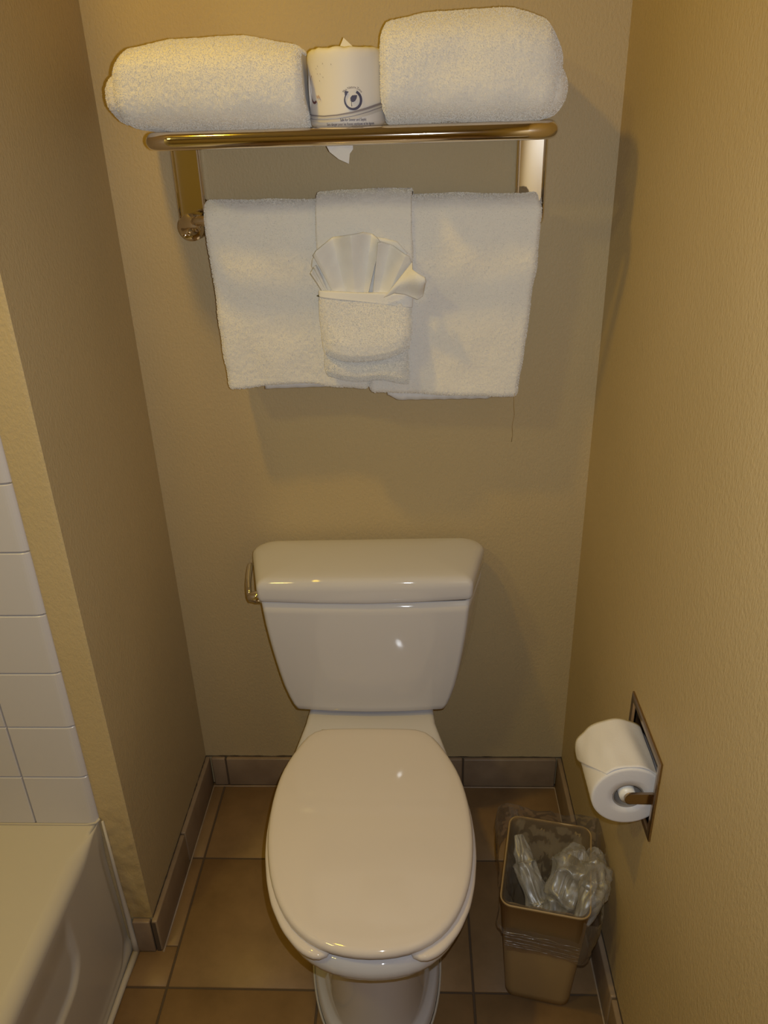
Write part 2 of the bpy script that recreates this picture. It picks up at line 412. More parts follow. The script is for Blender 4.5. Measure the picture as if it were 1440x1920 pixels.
# ------------------------------------------------------------ toilet
toi = empty('toilet', (-.03, -.4, 0)); tag(toi, 'white two-piece porcelain toilet with closed lid in the alcove', 'toilet')
TX = -.034
def cx_at(y): return TX+(-.17-min(y, -.17))*.050
HW = [(.238, .090), (.243, .112), (.262, .123), (.29, .137), (.32, .150), (.36, .163), (.42, .1705), (.47, .1715), (.51, .169), (.56, .1605), (.60, .149), (.64, .129), (.67, .104), (.69, .073), (.70, .038), (.7035, .0)]
def egg(scale=1, grow=0.0, yshift=0, back=None, n=72):
    """closed outline of the lid (counter-clockwise), optionally grown"""
    right = [(h, -y) for y, h in HW]; pts = right+[(-h, y) for h, y in right[::-1][1:]]
    pts = [(0, -.2365)]+pts
    # resample by arc length
    P2 = [Vector(p) for p in pts]; m = len(P2); Ls = [(P2[(i+1) % m]-P2[i]).length for i in range(m)]; T = sum(Ls); out = []
    for k in range(n):
        s = k/n*T; i = 0
        while s > Ls[i]: s -= Ls[i]; i += 1
        out.append(P2[i].lerp(P2[(i+1) % m], s/Ls[i]))
    for _ in range(2): out = [(out[i-1]+out[i]*2+out[(i+1) % n])/4 for i in range(n)]
    res = []
    for i in range(n):
        t = (out[(i+1) % n]-out[i-1]).normalized(); nn = Vector((-t.y, t.x))
        c = Vector((0, -.48))
        if (out[i]-c).dot(nn) < 0: nn = -nn
        q = out[i]+nn*grow
        res.append(Vector((c.x+(q.x-c.x)*scale, c.y+(q.y-c.y)*scale+yshift)))
    return res
def place(ol, z): return [(p.x+cx_at(p.y), p.y, z) for p in ol]
# lid
zt = .386; rings = []
for g_, dz in ((-.012, -.0165), (-.003, -.0165), (0, -.014), (.0003, -.009), (-.001, -.005), (-.004, -.0018), (-.009, -.0004)): rings.append(place(egg(1, g_), zt+dz))
for s_, dz in ((.93, .0004), (.84, .0014), (.7, .0028), (.5, .0042), (.3, .005), (.1, .0054)): rings.append(place(egg(s_, -.009), zt+dz))
lid = fix(child(mesh('lid', *loft(rings), m_seat, None, True), toi))
# seat ring, open at the front
ol = egg(1, .0045, -.0075, n=160)
idx = [i for i, p in enumerate(ol)]
fi = min(idx, key=lambda i: ol[i].y)
keep = []
k = fi
for s_ in range(160):
    p = ol[(fi+s_) % 160]
    if p.y < -.62 and -.066 < p.x < .066: continue
    keep.append(p)
rings = []
zc = .3595
for i, p in enumerate(keep):
    a = keep[max(0, i-1)]; b_ = keep[min(len(keep)-1, i+1)]; t = (b_-a).normalized(); nn = Vector((-t.y, t.x))
    if (p-Vector((0, -.48))).dot(nn) > 0: nn = -nn
    e = min(i, len(keep)-1-i); sh = 1 if e > 3 else (.45, .75, .9, .97)[e]
    prof = []
    W_, H_ = .052, .0085
    for q in range(16):
        th = q/16*2*math.pi; cc, ss = math.cos(th), math.sin(th)
        u_ = W_/2*(1-math.copysign(abs(cc)**.5, cc)*sh); v_ = H_*math.copysign(abs(ss)**.6, ss)*sh
        w_ = p+nn*u_; prof.append((w_.x+cx_at(w_.y), w_.y, zc+v_))
    rings.append(prof)
child(fix(mesh('seat_ring', *loft(rings), m_seat, None, True)), toi)
# small bumpers between ring and lid ; hinge caps at the back
hv = []
for sx_ in (-.07, .07):
    hv.append(tube([(TX+sx_-.022, -.236, .366), (TX+sx_+.022, -.236, .366)], .0085, 12))
for h_ in hv: child(mesh('hinge', *h_, m_seat, None, True), toi)
# bowl: rim, underside, pedestal, foot
def ell(z, yb, yf, hw, p=2.3, n=72):
    out = []
    for k in range(n):
        th = 2*math.pi*k/n+math.pi/2; c_, s_ = math.cos(th), math.sin(th); yc = (yb+yf)/2; hy = (yb-yf)/2
        x = hw*math.copysign(abs(c_)**(2/p), c_); y = yc+hy*math.copysign(abs(s_)**(2/p), s_)
        out.append((x+cx_at(y), y, z))
    return out
rings = [place(egg(.60), .346), place(egg(.78), .350), place(egg(.90, -.002), .351), place(egg(.962, -.001), .3505), place(egg(1, -.006, -.000), .347),
         place(egg(1, -.001, .0), .340), place(egg(1, .000, .000), .330), place(egg(1, -.003, .0), .320), place(egg(1, -.010, .002), .311), place(egg(1, -.021, .004), .303), place(egg(1, -.033, .006), .292)]
child(fix(mesh('bowl_rim', *loft(rings), m_porc, None, True)), toi)
rings = [ell(.310, -.25, -.650, .128, 2.1), ell(.27, -.235, -.640, .118, 2.1), ell(.22, -.21, -.632, .110, 2.15), ell(.16, -.19, -.626, .105, 2.2), ell(.09, -.17, -.622, .103, 2.3), ell(.045, -.16, -.622, .1035, 2.4), ell(.032, -.158, -.624, .1055, 2.4)]
rings += [ell(.026, -.155, -.632, .1145, 2.4), ell(.020, -.15, -.636, .1185, 2.4), ell(.008, -.15, -.638, .1205, 2.4), ell(0, -.15, -.638, .1205, 2.4)]
child(fix(mesh('pedestal', *loft(rings), m_porc, None, True)), toi)
# deck that carries the tank
def deck(z, g_=0):
    pts = [(-.118-g_, -.02+g_*.3), (.118+g_, -.02+g_*.3), (.131+g_, -.19), (.155+g_, -.315), (.10, -.40-g_), (-.10, -.40-g_), (-.155-g_, -.315), (-.131-g_, -.19)]
    return [(p.x+cx_at(p.y), p.y, z) for p in fillet(pts, [.02, .02, .05, .05, .05, .05, .05, .05], 5)]
rings = [deck(.22, -.045), deck(.29, -.02), deck(.335, -.002), deck(.348, 0), deck(.3535, -.002), deck(.356, -.006), deck(.3565, -.012)]
child(fix(mesh('deck', *loft(rings), m_porc, None, True)), toi)
# tank body
TW = [(.366, .146), (.372, .152), (.385, .158), (.42, .168), (.47, .177), (.52, .184), (.57, .190), (.62, .1935), (.66, .195)]
def tank_ring(z, g_=0, top=False, yf=None, hw=None):
    w_ = (hw if hw else interp(z, TW))+g_
    f_ = (yf if yf else -.168-.012*smooth(.37, .64, z))-g_; bk = -.022+g_*.5
    wb = w_+.008+.034*smooth(.355, .43, z) if not hw else hw+g_+.040
    pts = [(-wb, bk), (wb, bk), (w_, f_), (w_*.5, f_-.0065), (0, f_-.009), (-w_*.5, f_-.0065), (-w_, f_)]
    ring = fillet(pts, [.032, .032, .010, .4, .4, .4, .010], 6)
    return [(p.x+TX, p.y, z) for p in ring]
zz = [.366, .369, .374, .382, .40, .43, .46, .49, .52, .55, .58, .61, .636]
rings = [tank_ring(.366, -.022), tank_ring(.366, -.010), tank_ring(.3675, -.004), tank_ring(.3715, 0)]+[tank_ring(z, 0) for z in zz[3:]]
child(fix(mesh('tank', *loft(rings), m_porc, None, True)), toi)
# spacer between tank and deck
rings = [[(p.x+TX, p.y, z) for p in fillet([(-.12, -.03), (.12, -.03), (.128, -.155), (-.128, -.155)], [.01]*4, 5)] for z in (.354, .368)]
child(fix(mesh('tank_gasket', *loft(rings), m_porc, None, True)), toi)
# tank lid
LZ = .6385; rings = []
def crown(ring, a): return [(x, y, z+a*(1-((x-TX)/.235)**2)+.0035*smooth(.02, .2, x-TX)) for x, y, z in ring]
for g_, z in ((-.006, 0), (.0, 0), (.0015, .003), (.0025, .010), (.003, .028), (.002, .034), (-.0015, .0385), (-.006, .041), (-.014, .0425), (-.03, .0435), (-.06, .0445), (-.09, .045)):
    rings.append(crown(tank_ring(LZ+z, g_+.0015, yf=-.1815, hw=.1955), .009*smooth(.028, .045, z)))
lidt = fix(child(mesh('tank_lid', *loft(rings), m_porc, None, True), toi))
# the lid sits a little askew: a gap opens towards its right end, its shade painted as a dark band
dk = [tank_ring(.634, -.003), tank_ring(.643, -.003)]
child(mesh('lid_gap_shade', *loft(dk), m_dark, None, False), toi)['label'] = 'dark band painted in as the shade under the tank lid'
# flush lever
pv = Vector((TX-.2155, -.150, .628))
lever = empty('flush_lever', pv); lever.parent = toi; lever.matrix_parent_inverse = Matrix.Translation(toi.location).inverted()
lever['label'] = 'chrome flush lever'
h1 = tube([pv+Vector((.018, 0, 0)), pv+Vector((.004, 0, 0)), pv, pv+Vector((-.008, 0, 0)), pv+Vector((-.011, 0, 0))], [.012, .012, .0105, .0095, .005], 18)
pa = [pv+Vector((-.007, -.002, .001)), pv+Vector((-.011, .012, .006)), pv+Vector((-.0145, .03, .012)), pv+Vector((-.0165, .05, .018)), pv+Vector((-.018, .07, .022)), pv+Vector((-.018, .08, .023))]
ringsL = []
for i, (p, hz) in enumerate(zip(pa, (.010, .010, .009, .0095, .010, .008))):
    ringsL.append([p+Vector((.0058*math.cos(k/12*2*math.pi), 0, hz*math.sin(k/12*2*math.pi))) for k in range(12)])
child(fix(mesh('lever_arm', *loft(ringsL), m_chrome2, None, True)), lever) if False else None
lv = fix(mesh('lever_arm', *join(h1, loft(ringsL)), m_chrome2, None, True)); lv.parent = toi; lv.matrix_parent_inverse = Matrix.Translation(toi.location).inverted()
lv['label'] = 'chrome flush lever'; bpy.data.objects.remove(lever); lv.name = 'flush_lever'
# caulk around the foot
cr = ell(.001, -.15, -.640, .1225, 2.4, 72)[8:64]
child(mesh('floor_caulk', *tube([(a, b_, .0015) for a, b_, c in cr], .0022, 6), m_caulk, None, True), toi)

# ------------------------------------------------------------ towel rack
rack = empty('towel_rack', (-.02, 0, 1.36)); tag(rack, 'polished metal hotel towel rack with shelf and lower bar on back wall', 'towel rack')
SZ, SY = 1.420, -.225                       # shelf bar height and reach
xa, xb = -.303, .256
def arc(cx, cy, r, a0, a1, n=8): return [(cx+r*math.cos(a0+(a1-a0)*k/n), cy+r*math.sin(a0+(a1-a0)*k/n), SZ) for k in range(n+1)]
rr = .036
path = [(xa, -.006, SZ), (xa, -.10, SZ)]+arc(xa+rr, SY+rr, rr, math.pi, 1.5*math.pi, 10)[0:]+[(x, SY, SZ) for x in (-.15, 0, .12)]+arc(xb-rr, SY+rr, rr, 1.5*math.pi, 2*math.pi, 10)+[(xb, -.10, SZ), (xb, -.006, SZ)]
child(fix(mesh('shelf_frame', *tube(path, .0118, 24), m_chrome, None, True)), rack)
for y in (-.05, -.105, -.165):
    child(mesh('shelf_bar', *tube([(xa, y, SZ), (xb, y, SZ)], .004, 12), m_chrome, None, True), rack)
for xc in (-.3105, .2575):
    V = []; ol = []
    for k in range(17):  # rounded-bottom plate outline (x, z)
        t = math.pi+math.pi*k/16; ol.append((xc+.0255*math.cos(t), 1.290+.0255*math.sin(t)))
    ol += [(xc+.0255, 1.43), (xc-.0255, 1.43)]
    rg = []
    for y, sc in ((0, 1), (-.0095, 1), (-.0120, .95), (-.0124, .90), (-.0120, .86), (-.0100, .80), (-.0096, .72)):
        rg.append([((x-xc)*sc+xc, y, (z-1.35)*(1-(1-sc)*.35)+1.35) for x, z in ol])
    child(fix(mesh('wall_plate', *loft(rg), m_chrome2, None, False)), rack)
    xp = xc+(.009 if xc < 0 else -.012)
    post = [(xp, -.010, 1.290), (xp, -.050, 1.290), (xp, -.0640, 1.290), (xp, -.0655, 1.290), (xp, -.0658, 1.290), (xp, -.0652, 1.290), (xp, -.0652, 1.290-.00001)]
    child(fix(mesh('post', *tube(post, [.0200, .0212, .0218, .0212, .019, .0165, .006], 32), m_chrome, None, True)), rack)
child(mesh('towel_bar', *tube([(-.305, -.053, 1.298), (-.285, -.066, 1.300), (-.26, -.072, 1.300), (.215, -.072, 1.300), (.235, -.066, 1.300), (.250, -.053, 1.298)], .0085, 20), m_chrome, None, True), rack)

# ------------------------------------------------------------ hanging towels
def hang_loop(yb, zb, ri, t, zf, zk, step=.0024):
    """closed cross-section (y,z) of a cloth slab hung over a bar; front drop to zf, back drop to zk. outer loop then inner loop"""
    def leg(y, z0, z1):
        n = max(2, int(abs(z1-z0)/step)); return [(y, z0+(z1-z0)*k/n) for k in range(n)]
    ro = ri+t; rc = t*.42
    def arc2(cy, cz, r, a0, a1):
        n = max(3, int(abs(a1-a0)*r/step)); return [(cy+r*math.cos(a0+(a1-a0)*k/n), cz+r*math.sin(a0+(a1-a0)*k/n)) for k in range(n)]
    p = []
    p += leg(yb-ro, zf+rc, zb)                        # up the front
    p += arc2(yb, zb, ro, math.pi, 0)                 # over
    p += leg(yb+ro, zb, zk+rc)                        # down the back
    p += arc2(yb+ro-rc, zk+rc, rc, 0, -math.pi/2)+arc2(yb+ri+rc, zk+rc, rc, -math.pi/2, -math.pi)
    p += leg(yb+ri, zk+rc, zb)
    p += arc2(yb, zb, ri, 0, math.pi)
    p += leg(yb-ri, zb, zf+rc)
    p += arc2(yb-ri-rc, zf+rc, rc, 0, -math.pi/2)+arc2(yb-ro+rc, zf+rc, rc, -math.pi/2, -math.pi)
    return p
def hang(name, yb, zb, ri, t, zf, zk, xl, xr, m, terms=TERRY, step=.0024, dzf=None, wob=.003, seed=1):
    prof = hang_loop(yb, zb, ri, t, zf, zk, step); n = len(prof)
    nr = []
    for i in range(n):
        a = prof[i-1]; b_ = prof[(i+1) % n]; tx, tz = b_[0]-a[0], b_[1]-a[1]; l = math.hypot(tx, tz) or 1
        nr.append((-tz/l, tx/l))
    # sign: outward on the first (front) leg is -y
    sgn = -1 if nr[3][0] > 0 else 1
    R = t*.48; width = xr(zb)-xl(zb); nx = int(width/step); rings = []
    xs = [k/nx for k in range(nx+1)]
    ends = [(R*(1-math.cos(a)), R*(1-math.sin(a))) for a in (0, .35, .7, 1.05, 1.35)]   # (x inset, offset)
    S_ = [(e[0]/width, e[1]) for e in ends]+[(u_, 0) for u_ in xs if R*1.1/width < u_ < 1-R*1.1/width]+[(1-e[0]/width, e[1]) for e in ends[::-1]]
    for u_, off in S_:
        ring = []
        for (y, z), (ny, nz_) in zip(prof, nr):
            A, B = xl(z), xr(z)
            x = A+(B-A)*u_
            wz = wob*noise.noise(Vector((z*14, u_*3, seed)))*(abs(u_-.5)*2)**2
            zz_ = z
            if dzf and y < yb and z < zb: zz_ = z+dzf(x)*smooth(zb, zf, z)
            ring.append((x+wz, y-sgn*ny*off, zz_-sgn*nz_*off))
        rings.append(ring)
    V, F = loft(rings)
    o = fix(mesh(name, V, F, m, None, True)); roughen(o, terms)
    return o
bt1 = hang('bath_towel', -.072, 1.302, .0095, .020, 1.026, 1.05,
     lambda z: interp(z, [(1.0, -.262), (1.15, -.2665), (1.33, -.2725)]), lambda z: interp(z, [(1.0, -.0165), (1.33, -.0165)]), m_terry, dzf=lambda x: .004*math.sin(x*30)-.004*smooth(-.05, -.015, x), seed=2)
tag(bt1, 'white terry bath towel hanging on the left half of the lower bar', 'towel')
bt2 = hang('bath_towel', -.072, 1.302, .0095, .0215, 1.012, 1.002,
     lambda z: interp(z, [(1.0, -.0145), (1.33, -.0145)]), lambda z: interp(z, [(1.0, .243), (1.06, .2455), (1.13, .252), (1.20, .2585), (1.27, .266), (1.31, .267), (1.33, .262)]), m_terry, dzf=lambda x: -.010*smooth(0, .25, x), seed=5)
tag(bt2, 'white terry bath towel hanging on the right half of the lower bar', 'towel')
# woven border peeking out under the right towel
V = []; F = []
for i in range(61):
    x = .015+.195*i/60
    for j in range(5):
        z = 1.03-.034*j/4; e = min(i, 60-i); z += .010*(1-smooth(0, 6, e))*(j/4)
        V.append((x, -.086+.0012*math.sin(x*260), z))
for i in range(60):
    for j in range(4): a = i*5+j; F.append((a, a+1, a+6, a+5))
o = mesh('woven_border', V, F, m_hem, None, True); so = o.modifiers.new('s', 'SOLIDIFY'); so.thickness = .004; child(o, bt2)
V = []; F = []
for i in range(31):
    x = -.20+.13*i/30
    for j in range(4):
        z = 1.045-.024*j/3+(x+.2)*.02; V.append((x, -.088+.0008*math.sin(x*200), z))
for i in range(30):
    for j in range(3): a = i*4+j; F.append((a, a+1, a+5, a+4))
o = mesh('woven_border', V, F, m_hem, None, True); so = o.modifiers.new('s', 'SOLIDIFY'); so.thickness = .004; child(o, bt1)
th = tube([(.236, -.100, 1.02), (.2355, -.106, .99), (.2375, -.105, .972), (.2345, -.104, .95), (.236, -.104, .935), (.2345, -.103, .921)], .00045, 5)
child(mesh('loose_thread', *th, mat('thread', (.45, .36, .22), .9), None, True), bt2)

# hand towel with a pocket, over both bath towels
ht = empty('hand_towel', (-.014, -.12, 1.2)); tag(ht, 'white hand towel folded narrow with a front pocket, over the middle', 'towel')
b_ = hang('towel_back', -.072, 1.302, .0315, .0085, 1.09, 1.10, lambda z: interp(z, [(1.0, -.088), (1.33, -.0915)]), lambda z: interp(z, [(1.0, .056), (1.2, .059), (1.33, .064)]), m_terry, seed=8, wob=.002)
child(b_, ht)
def pillow(name, prof, zc0, m, terms=TERRY, nxp=64, sag=None, pw=4, step=.0024):
    """padded slab: prof = rows (z, xl, xr, yfront, yback) top to bottom; front bulges across x"""
    zs_ = []; z = prof[0][0]
    while z > prof[-1][0]: zs_.append(z); z -= step
    zs_.append(prof[-1][0])
    tab = [[(-p[0], p[k]) for p in prof] for k in range(1, 5)]
    V = []; F = []; ncol = nxp+1
    for side in (0, 1):
        for z in zs_:
            xl_, xr_, yf_, yb_ = [interp(-z, t_) for t_ in tab]
            for i in range(ncol):
                u_ = math.sin((i/nxp-.5)*math.pi)
                k_ = (1-abs(u_)**pw)**(1/2.2) if abs(u_) < 1 else 0
                mid = (yf_+yb_)/2+(yb_-yf_)*.25
                y = mid+(yf_-mid)*k_ if side == 0 else mid+(yb_-mid)*k_
                s_ = sag(u_) if sag else 0
                V.append(((xl_+xr_)/2+u_*(xr_-xl_)/2, y, z+s_*smooth(prof[0][0], prof[-1][0], z)))
    nrw = len(zs_); half = nrw*ncol
    for r_ in range(nrw-1):
        for i in range(nxp):
            a = r_*ncol+i; F.append((a, a+ncol, a+ncol+1, a+1)); a += half; F.append((a, a+1, a+ncol+1, a+ncol))
    for r_, rv in ((0, 0), (nrw-1, 1)):
        for i in range(nxp):
            a = r_*ncol+i; c_ = a+half; F.append((a, a+1, c_+1, c_) if not rv else (a, c_, c_+1, a+1))
    bm = bmesh.new(); me = bpy.data.meshes.new(name); me.from_pydata(V, [], F); bm.from_mesh(me)
    bmesh.ops.remove_doubles(bm, verts=bm.verts, dist=.00005); bmesh.ops.recalc_face_normals(bm, faces=bm.faces); bm.to_mesh(me); bm.free()
    me.materials.append(m); me.polygons.foreach_set('use_smooth', [True]*len(me.polygons))
    o = bpy.data.objects.new(name, me); C.objects.link(o); roughen(o, terms); return o
rows = [(1.1915, -.0885, .0605, -.1370, -.131), (1.180, -.0890, .0605, -.1395, -.128), (1.15, -.0890, .0600, -.1470, -.120), (1.125, -.0880, .0600, -.1560, -.120),
        (1.112, -.0870, .0585, -.1570, -.120), (1.101, -.084, .0575, -.1500, -.121), (1.096, -.082, .056, -.136, -.122)]
pk = pillow('pocket', rows, 0, m_terry, sag=lambda u_: -.019*(1-u_*u_)+.003*u_)
child(pk, ht)
rows = [(1.106, -.0835, .0545, -.122, -.118), (1.096, -.0845, .0545, -.1300, -.118), (1.083, -.0860, .0550, -.1370, -.117), (1.070, -.0870, .0560, -.1440, -.116), (1.060, -.0870, .0565, -.1450, -.116), (1.052, -.0850, .0560, -.1400, -.117), (1.047, -.082, .0540, -.130, -.119)]
fr = pillow('folded_end', rows, 0, m_terry, sag=lambda u_: -.003-.006*u_+.003*math.sin(u_*5))
child(fr, ht)
# hem ribbon along the pocket mouth
rows = [(1.1935, -.0888, .0608, -.1370, -.134), (1.1925, -.0890, .0611, -.1385, -.132), (1.184, -.0890, .0611, -.1400, -.131), (1.1815, -.0890, .0611, -.1408, -.131), (1.1808, -.0885, .0606, -.1398, -.132)]
hm = pillow('hem', rows, 0, m_hem, [(24, .002, 3), (9, .004, 4)], sag=lambda u_: -.002-.006*u_, step=.001)
for v in hm.data.vertices: v.co.z += -.0015-.0040*((v.co.x+.014)/.075)
for v in pk.data.vertices: v.co.z += (-.0040*((v.co.x+.014)/.075))*smooth(1.15, 1.19, v.co.z)
child(hm, ht)

# pleated washcloth fanned out of the pocket
px_of = lambda px, py: (-.017+(px-685)*.000823, 1.128-(py-620)*.000862+.003)   # image scale -> metres on the towel front
def fan_sheet(name, centre, outer, r0, amp, nple, y0, seedp, m=m_fan, tilt=.0, nR=26, nA=170):
    """outer = list of (x,z) along the arc"""
    cx_, cz_ = centre; V = []; F = []
    Ls = [0]
    for a, b2 in zip(outer, outer[1:]): Ls.append(Ls[-1]+math.hypot(b2[0]-a[0], b2[1]-a[1]))
    tabx = [(l, p[0]) for l, p in zip(Ls, outer)]; tabz = [(l, p[1]) for l, p in zip(Ls, outer)]
    for i in range(nA+1):
        s_ = i/nA; x1, z1 = interp(s_*Ls[-1], tabx), interp(s_*Ls[-1], tabz)
        ph = s_*nple*2*math.pi+seedp; tri = math.asin(math.sin(ph))/(math.pi/2); fold = .65*tri+.35*math.sin(ph)
        for j in range(nR+1):
            f_ = r0+(1-r0)*j/nR
            y = y0-tilt*f_*f_-amp*f_*f_*fold+.0012*nz((x1*3, f_, 0), 12, 3)
            V.append((cx_+(x1-cx_)*f_, y, cz_+(z1-cz_)*f_))
    for i in range(nA):
        for j in range(nR): a = i*(nR+1)+j; F.append((a, a+nR+1, a+nR+2, a+1))
    o = mesh(name, V, F, m, None, True); s2 = o.modifiers.new('s', 'SOLIDIFY'); s2.thickness = .0016; s2.offset = 0; return o
wc = empty('washcloth', (-.014, -.135, 1.19)); tag(wc, 'white washcloth pleated into a fan tucked in the hand towel pocket', 'washcloth')
arcL = [px_of(*q) for q in ((593, 478), (600, 470), (630, 450), (660, 445), (690, 442), (705, 446), (716, 453), (721, 460))]
child(fan_sheet('fan_pleats', px_of(668, 640), arcL, .36, .0105, 1.9, -.1255, .9, tilt=.016), wc)
arcR = [px_of(*q) for q in ((717, 459), (724, 458), (745, 466), (765, 478), (776, 484), (781, 500))]
child(fan_sheet('fan_pleats', px_of(690, 640), arcR, .36, .0085, 1.2, -.1275, 2.6, tilt=.018), wc)
arcB = [px_of(*q) for q in ((586, 500), (589, 487), (596, 482), (625, 458), (680, 447), (730, 455), (752, 460), (772, 480))]
child(fan_sheet('fan_back', px_of(672, 640), arcB, .36, .004, 2.4, -.1235, 0, tilt=.008), wc)
arcC = [px_of(*q) for q in ((584, 512), (587, 507), (591, 500), (596, 497))]
child(fan_sheet('fan_edge', px_of(636, 600), arcC, .25, .004, 1.5, -.1255, 0, tilt=.012, nA=30), wc)
# curled flap on the right: sheet that swings out and rolls forward
V = []; F = []; nu, nv = 44, 22
A0, A1 = px_of(722, 556), px_of(780, 494)      # attached edge
top = [px_of(*q) for q in ((781, 494), (781, 505), (792, 511), (804, 518), (806, 527))]
bot = [px_of(*q) for q in ((725, 556), (745, 548), (765, 551), (783, 558), (790, 561), (800, 555), (806, 527))]
def pl(T, s_):
    Lq = [0]
    for a, b2 in zip(T, T[1:]): Lq.append(Lq[-1]+math.hypot(b2[0]-a[0], b2[1]-a[1]))
    return interp(s_*Lq[-1], [(l, p[0]) for l, p in zip(Lq, T)]), interp(s_*Lq[-1], [(l, p[1]) for l, p in zip(Lq, T)])
for i in range(nu+1):
    s_ = i/nu; (tx_, tz_), (bx_, bz_) = pl(top, s_), pl(bot, s_)
    for j in range(nv+1):
        f_ = j/nv
        y = -.147-.011*math.sin(s_*2.4)-.010*smooth(.0, .5, s_)*math.cos(f_*math.pi*1.1)-.006*math.sin(f_*math.pi)
        V.append((tx_+(bx_-tx_)*f_, y, tz_+(bz_-tz_)*f_))
for i in range(nu):
    for j in range(nv): a = i*(nv+1)+j; F.append((a, a+nv+1, a+nv+2, a+1))
o = mesh('curled_flap', V, F, m_fan, None, True); s2 = o.modifiers.new('s', 'SOLIDIFY'); s2.thickness = .0018; s2.offset = 0; child(o, wc)
# tiny dark scrap showing left of the pocket
sx0, sz0 = px_of(592, 554)
V = [(sx0, -.132, sz0), (sx0+.006, -.128, sz0+.003), (sx0+.007, -.130, sz0-.0035), (sx0+.003, -.136, sz0), (sx0+.012, -.128, sz0+.001)]
sc = mesh('paper_scrap', V, [(0, 1, 3), (0, 3, 2), (1, 4, 3), (3, 4, 2), (0, 2, 1), (1, 2, 4)], mat('dark_green', (.05, .055, .03), .7)); tag(sc, 'tiny dark pointed scrap at the left edge of the towel pocket', 'scrap')

# ------------------------------------------------------------ rolled towels on the shelf
def rolled(name, x0, x1, yc, hy, zb, topz, m=m_terry, p=3.0, r0=.05, r1=.05, terms=None, endfold=1.0, step=.0026, seed=1, ybias=0):
    """bundle along x; topz(x) gives its top; the ends are rounded"""
    n = 190; nx = int((x1-x0)/step); rings = []
    raw = []
    for j in range(1200):
        th = 2*math.pi*j/1200; c_, s_ = math.cos(th), math.sin(th)
        raw.append((math.copysign(abs(c_)**(2/p), c_), math.copysign(abs(s_)**(2/p), s_)))
    cum = [0]
    for a, b_ in zip(raw, raw[1:]+raw[:1]): cum.append(cum[-1]+math.hypot(b_[0]-a[0], (b_[1]-a[1])*.6))
    unit = []; q_ = 0
    for j in range(n):
        t_ = cum[-1]*j/n
        while cum[q_+1] < t_: q_ += 1
        unit.append(raw[q_])
    for i in range(-10, nx+11):
        if i < 0:
            a = (-i)/10*math.pi/2*.97; x = x0+r0*(1-math.sin(a)) if False else x0+r0*(1-math.sin(a)); k = math.cos(a)
        elif i > nx:
            a = (i-nx)/10*math.pi/2*.97; x = x1-r1*(1-math.sin(a)); k = math.cos(a)
        else:
            x = x0+r0+(x1-r1-x0-r0)*i/nx; k = 1
        T = topz(min(max(x, x0), x1)); zc_ = (zb+T)/2; hz = (T-zb)/2
        R_ = r0 if i < 0 else r1
        sc_y = (hy-R_*(1-k))/hy if k < 1 else 1; sc_z = (hz-R_*(1-k))/hz if k < 1 else 1
        ring = []
        for sy_, sz_ in unit:
            ring.append((x, yc+hy*sc_y*sy_, zc_+hz*sc_z*sz_))
        rings.append(ring)
    rings = sorted(rings, key=lambda r_: r_[0][0])
    V, F = loft(rings); o = fix(mesh(name, V, F, m, None, True))
    roughen(o, terms or [(210, .0010, seed), (22, .0035, seed+2), (8, .007, seed+3)])
    return o
t1 = empty('rolled_towel', (-.22, -.12, SZ+.012)); tag(t1, 'rolled white towel on the left end of the shelf', 'towel', None)
TL = [(-.36, 1.535), (-.33, 1.543), (-.28, 1.550), (-.2, 1.548), (-.13, 1.541), (-.075, 1.536)]
SB = SZ+.0125
child(rolled('roll', -.352, -.085, -.118, .105, SB, lambda x: interp(x, TL), r0=.026, r1=.012, seed=1), t1)
child(rolled('tucked_fold', -.367, -.24, -.115, .088, SB+.010, lambda x: interp(x, TL)-.024, r0=.020, r1=.03, seed=6), t1)
child(rolled('hidden_light_stop', -.105, .016, -.052, .040, SB+.001, lambda x: 1.500, p=2.6, r0=.02, r1=.02, seed=21), t1)  # added unseen cloth bulge that stops light leaking behind the wrapped roll
# spiral end of the left roll
V = []; F = []; nt = 150
for i in range(nt):
    th = i/nt*3.2*2*math.pi; rr_ = .008+.042*i/nt
    for d in (0, .006):
        V.append((-.079+d, -.118+1.5*rr_*math.cos(th)*1.02, 1.478+rr_*.9*math.sin(th)))
for i in range(nt-1): F.append((2*i, 2*i+1, 2*i+3, 2*i+2))
o = mesh('spiral_edge', V, F, m_terry, None, True); s2 = o.modifiers.new('s', 'SOLIDIFY'); s2.thickness = .005; child(o, t1)
t2 = empty('rolled_towel', (.14, -.12, SZ+.012)); tag(t2, 'taller rolled white towel on the right end of the shelf', 'towel', None)
TR = [(.01, 1.553), (.03, 1.560), (.1, 1.568), (.2, 1.568), (.245, 1.556), (.27, 1.54)]
child(rolled('roll', .024, .272, -.118, .105, SB, lambda x: interp(x, TR), p=3.4, r0=.012, r1=.032, seed=11), t2)
child(rolled('tucked_fold', .12, .276, -.125, .085, SB+.004, lambda x: interp(x, TR)-.034, p=3, r0=.03, r1=.026, seed=15), t2)

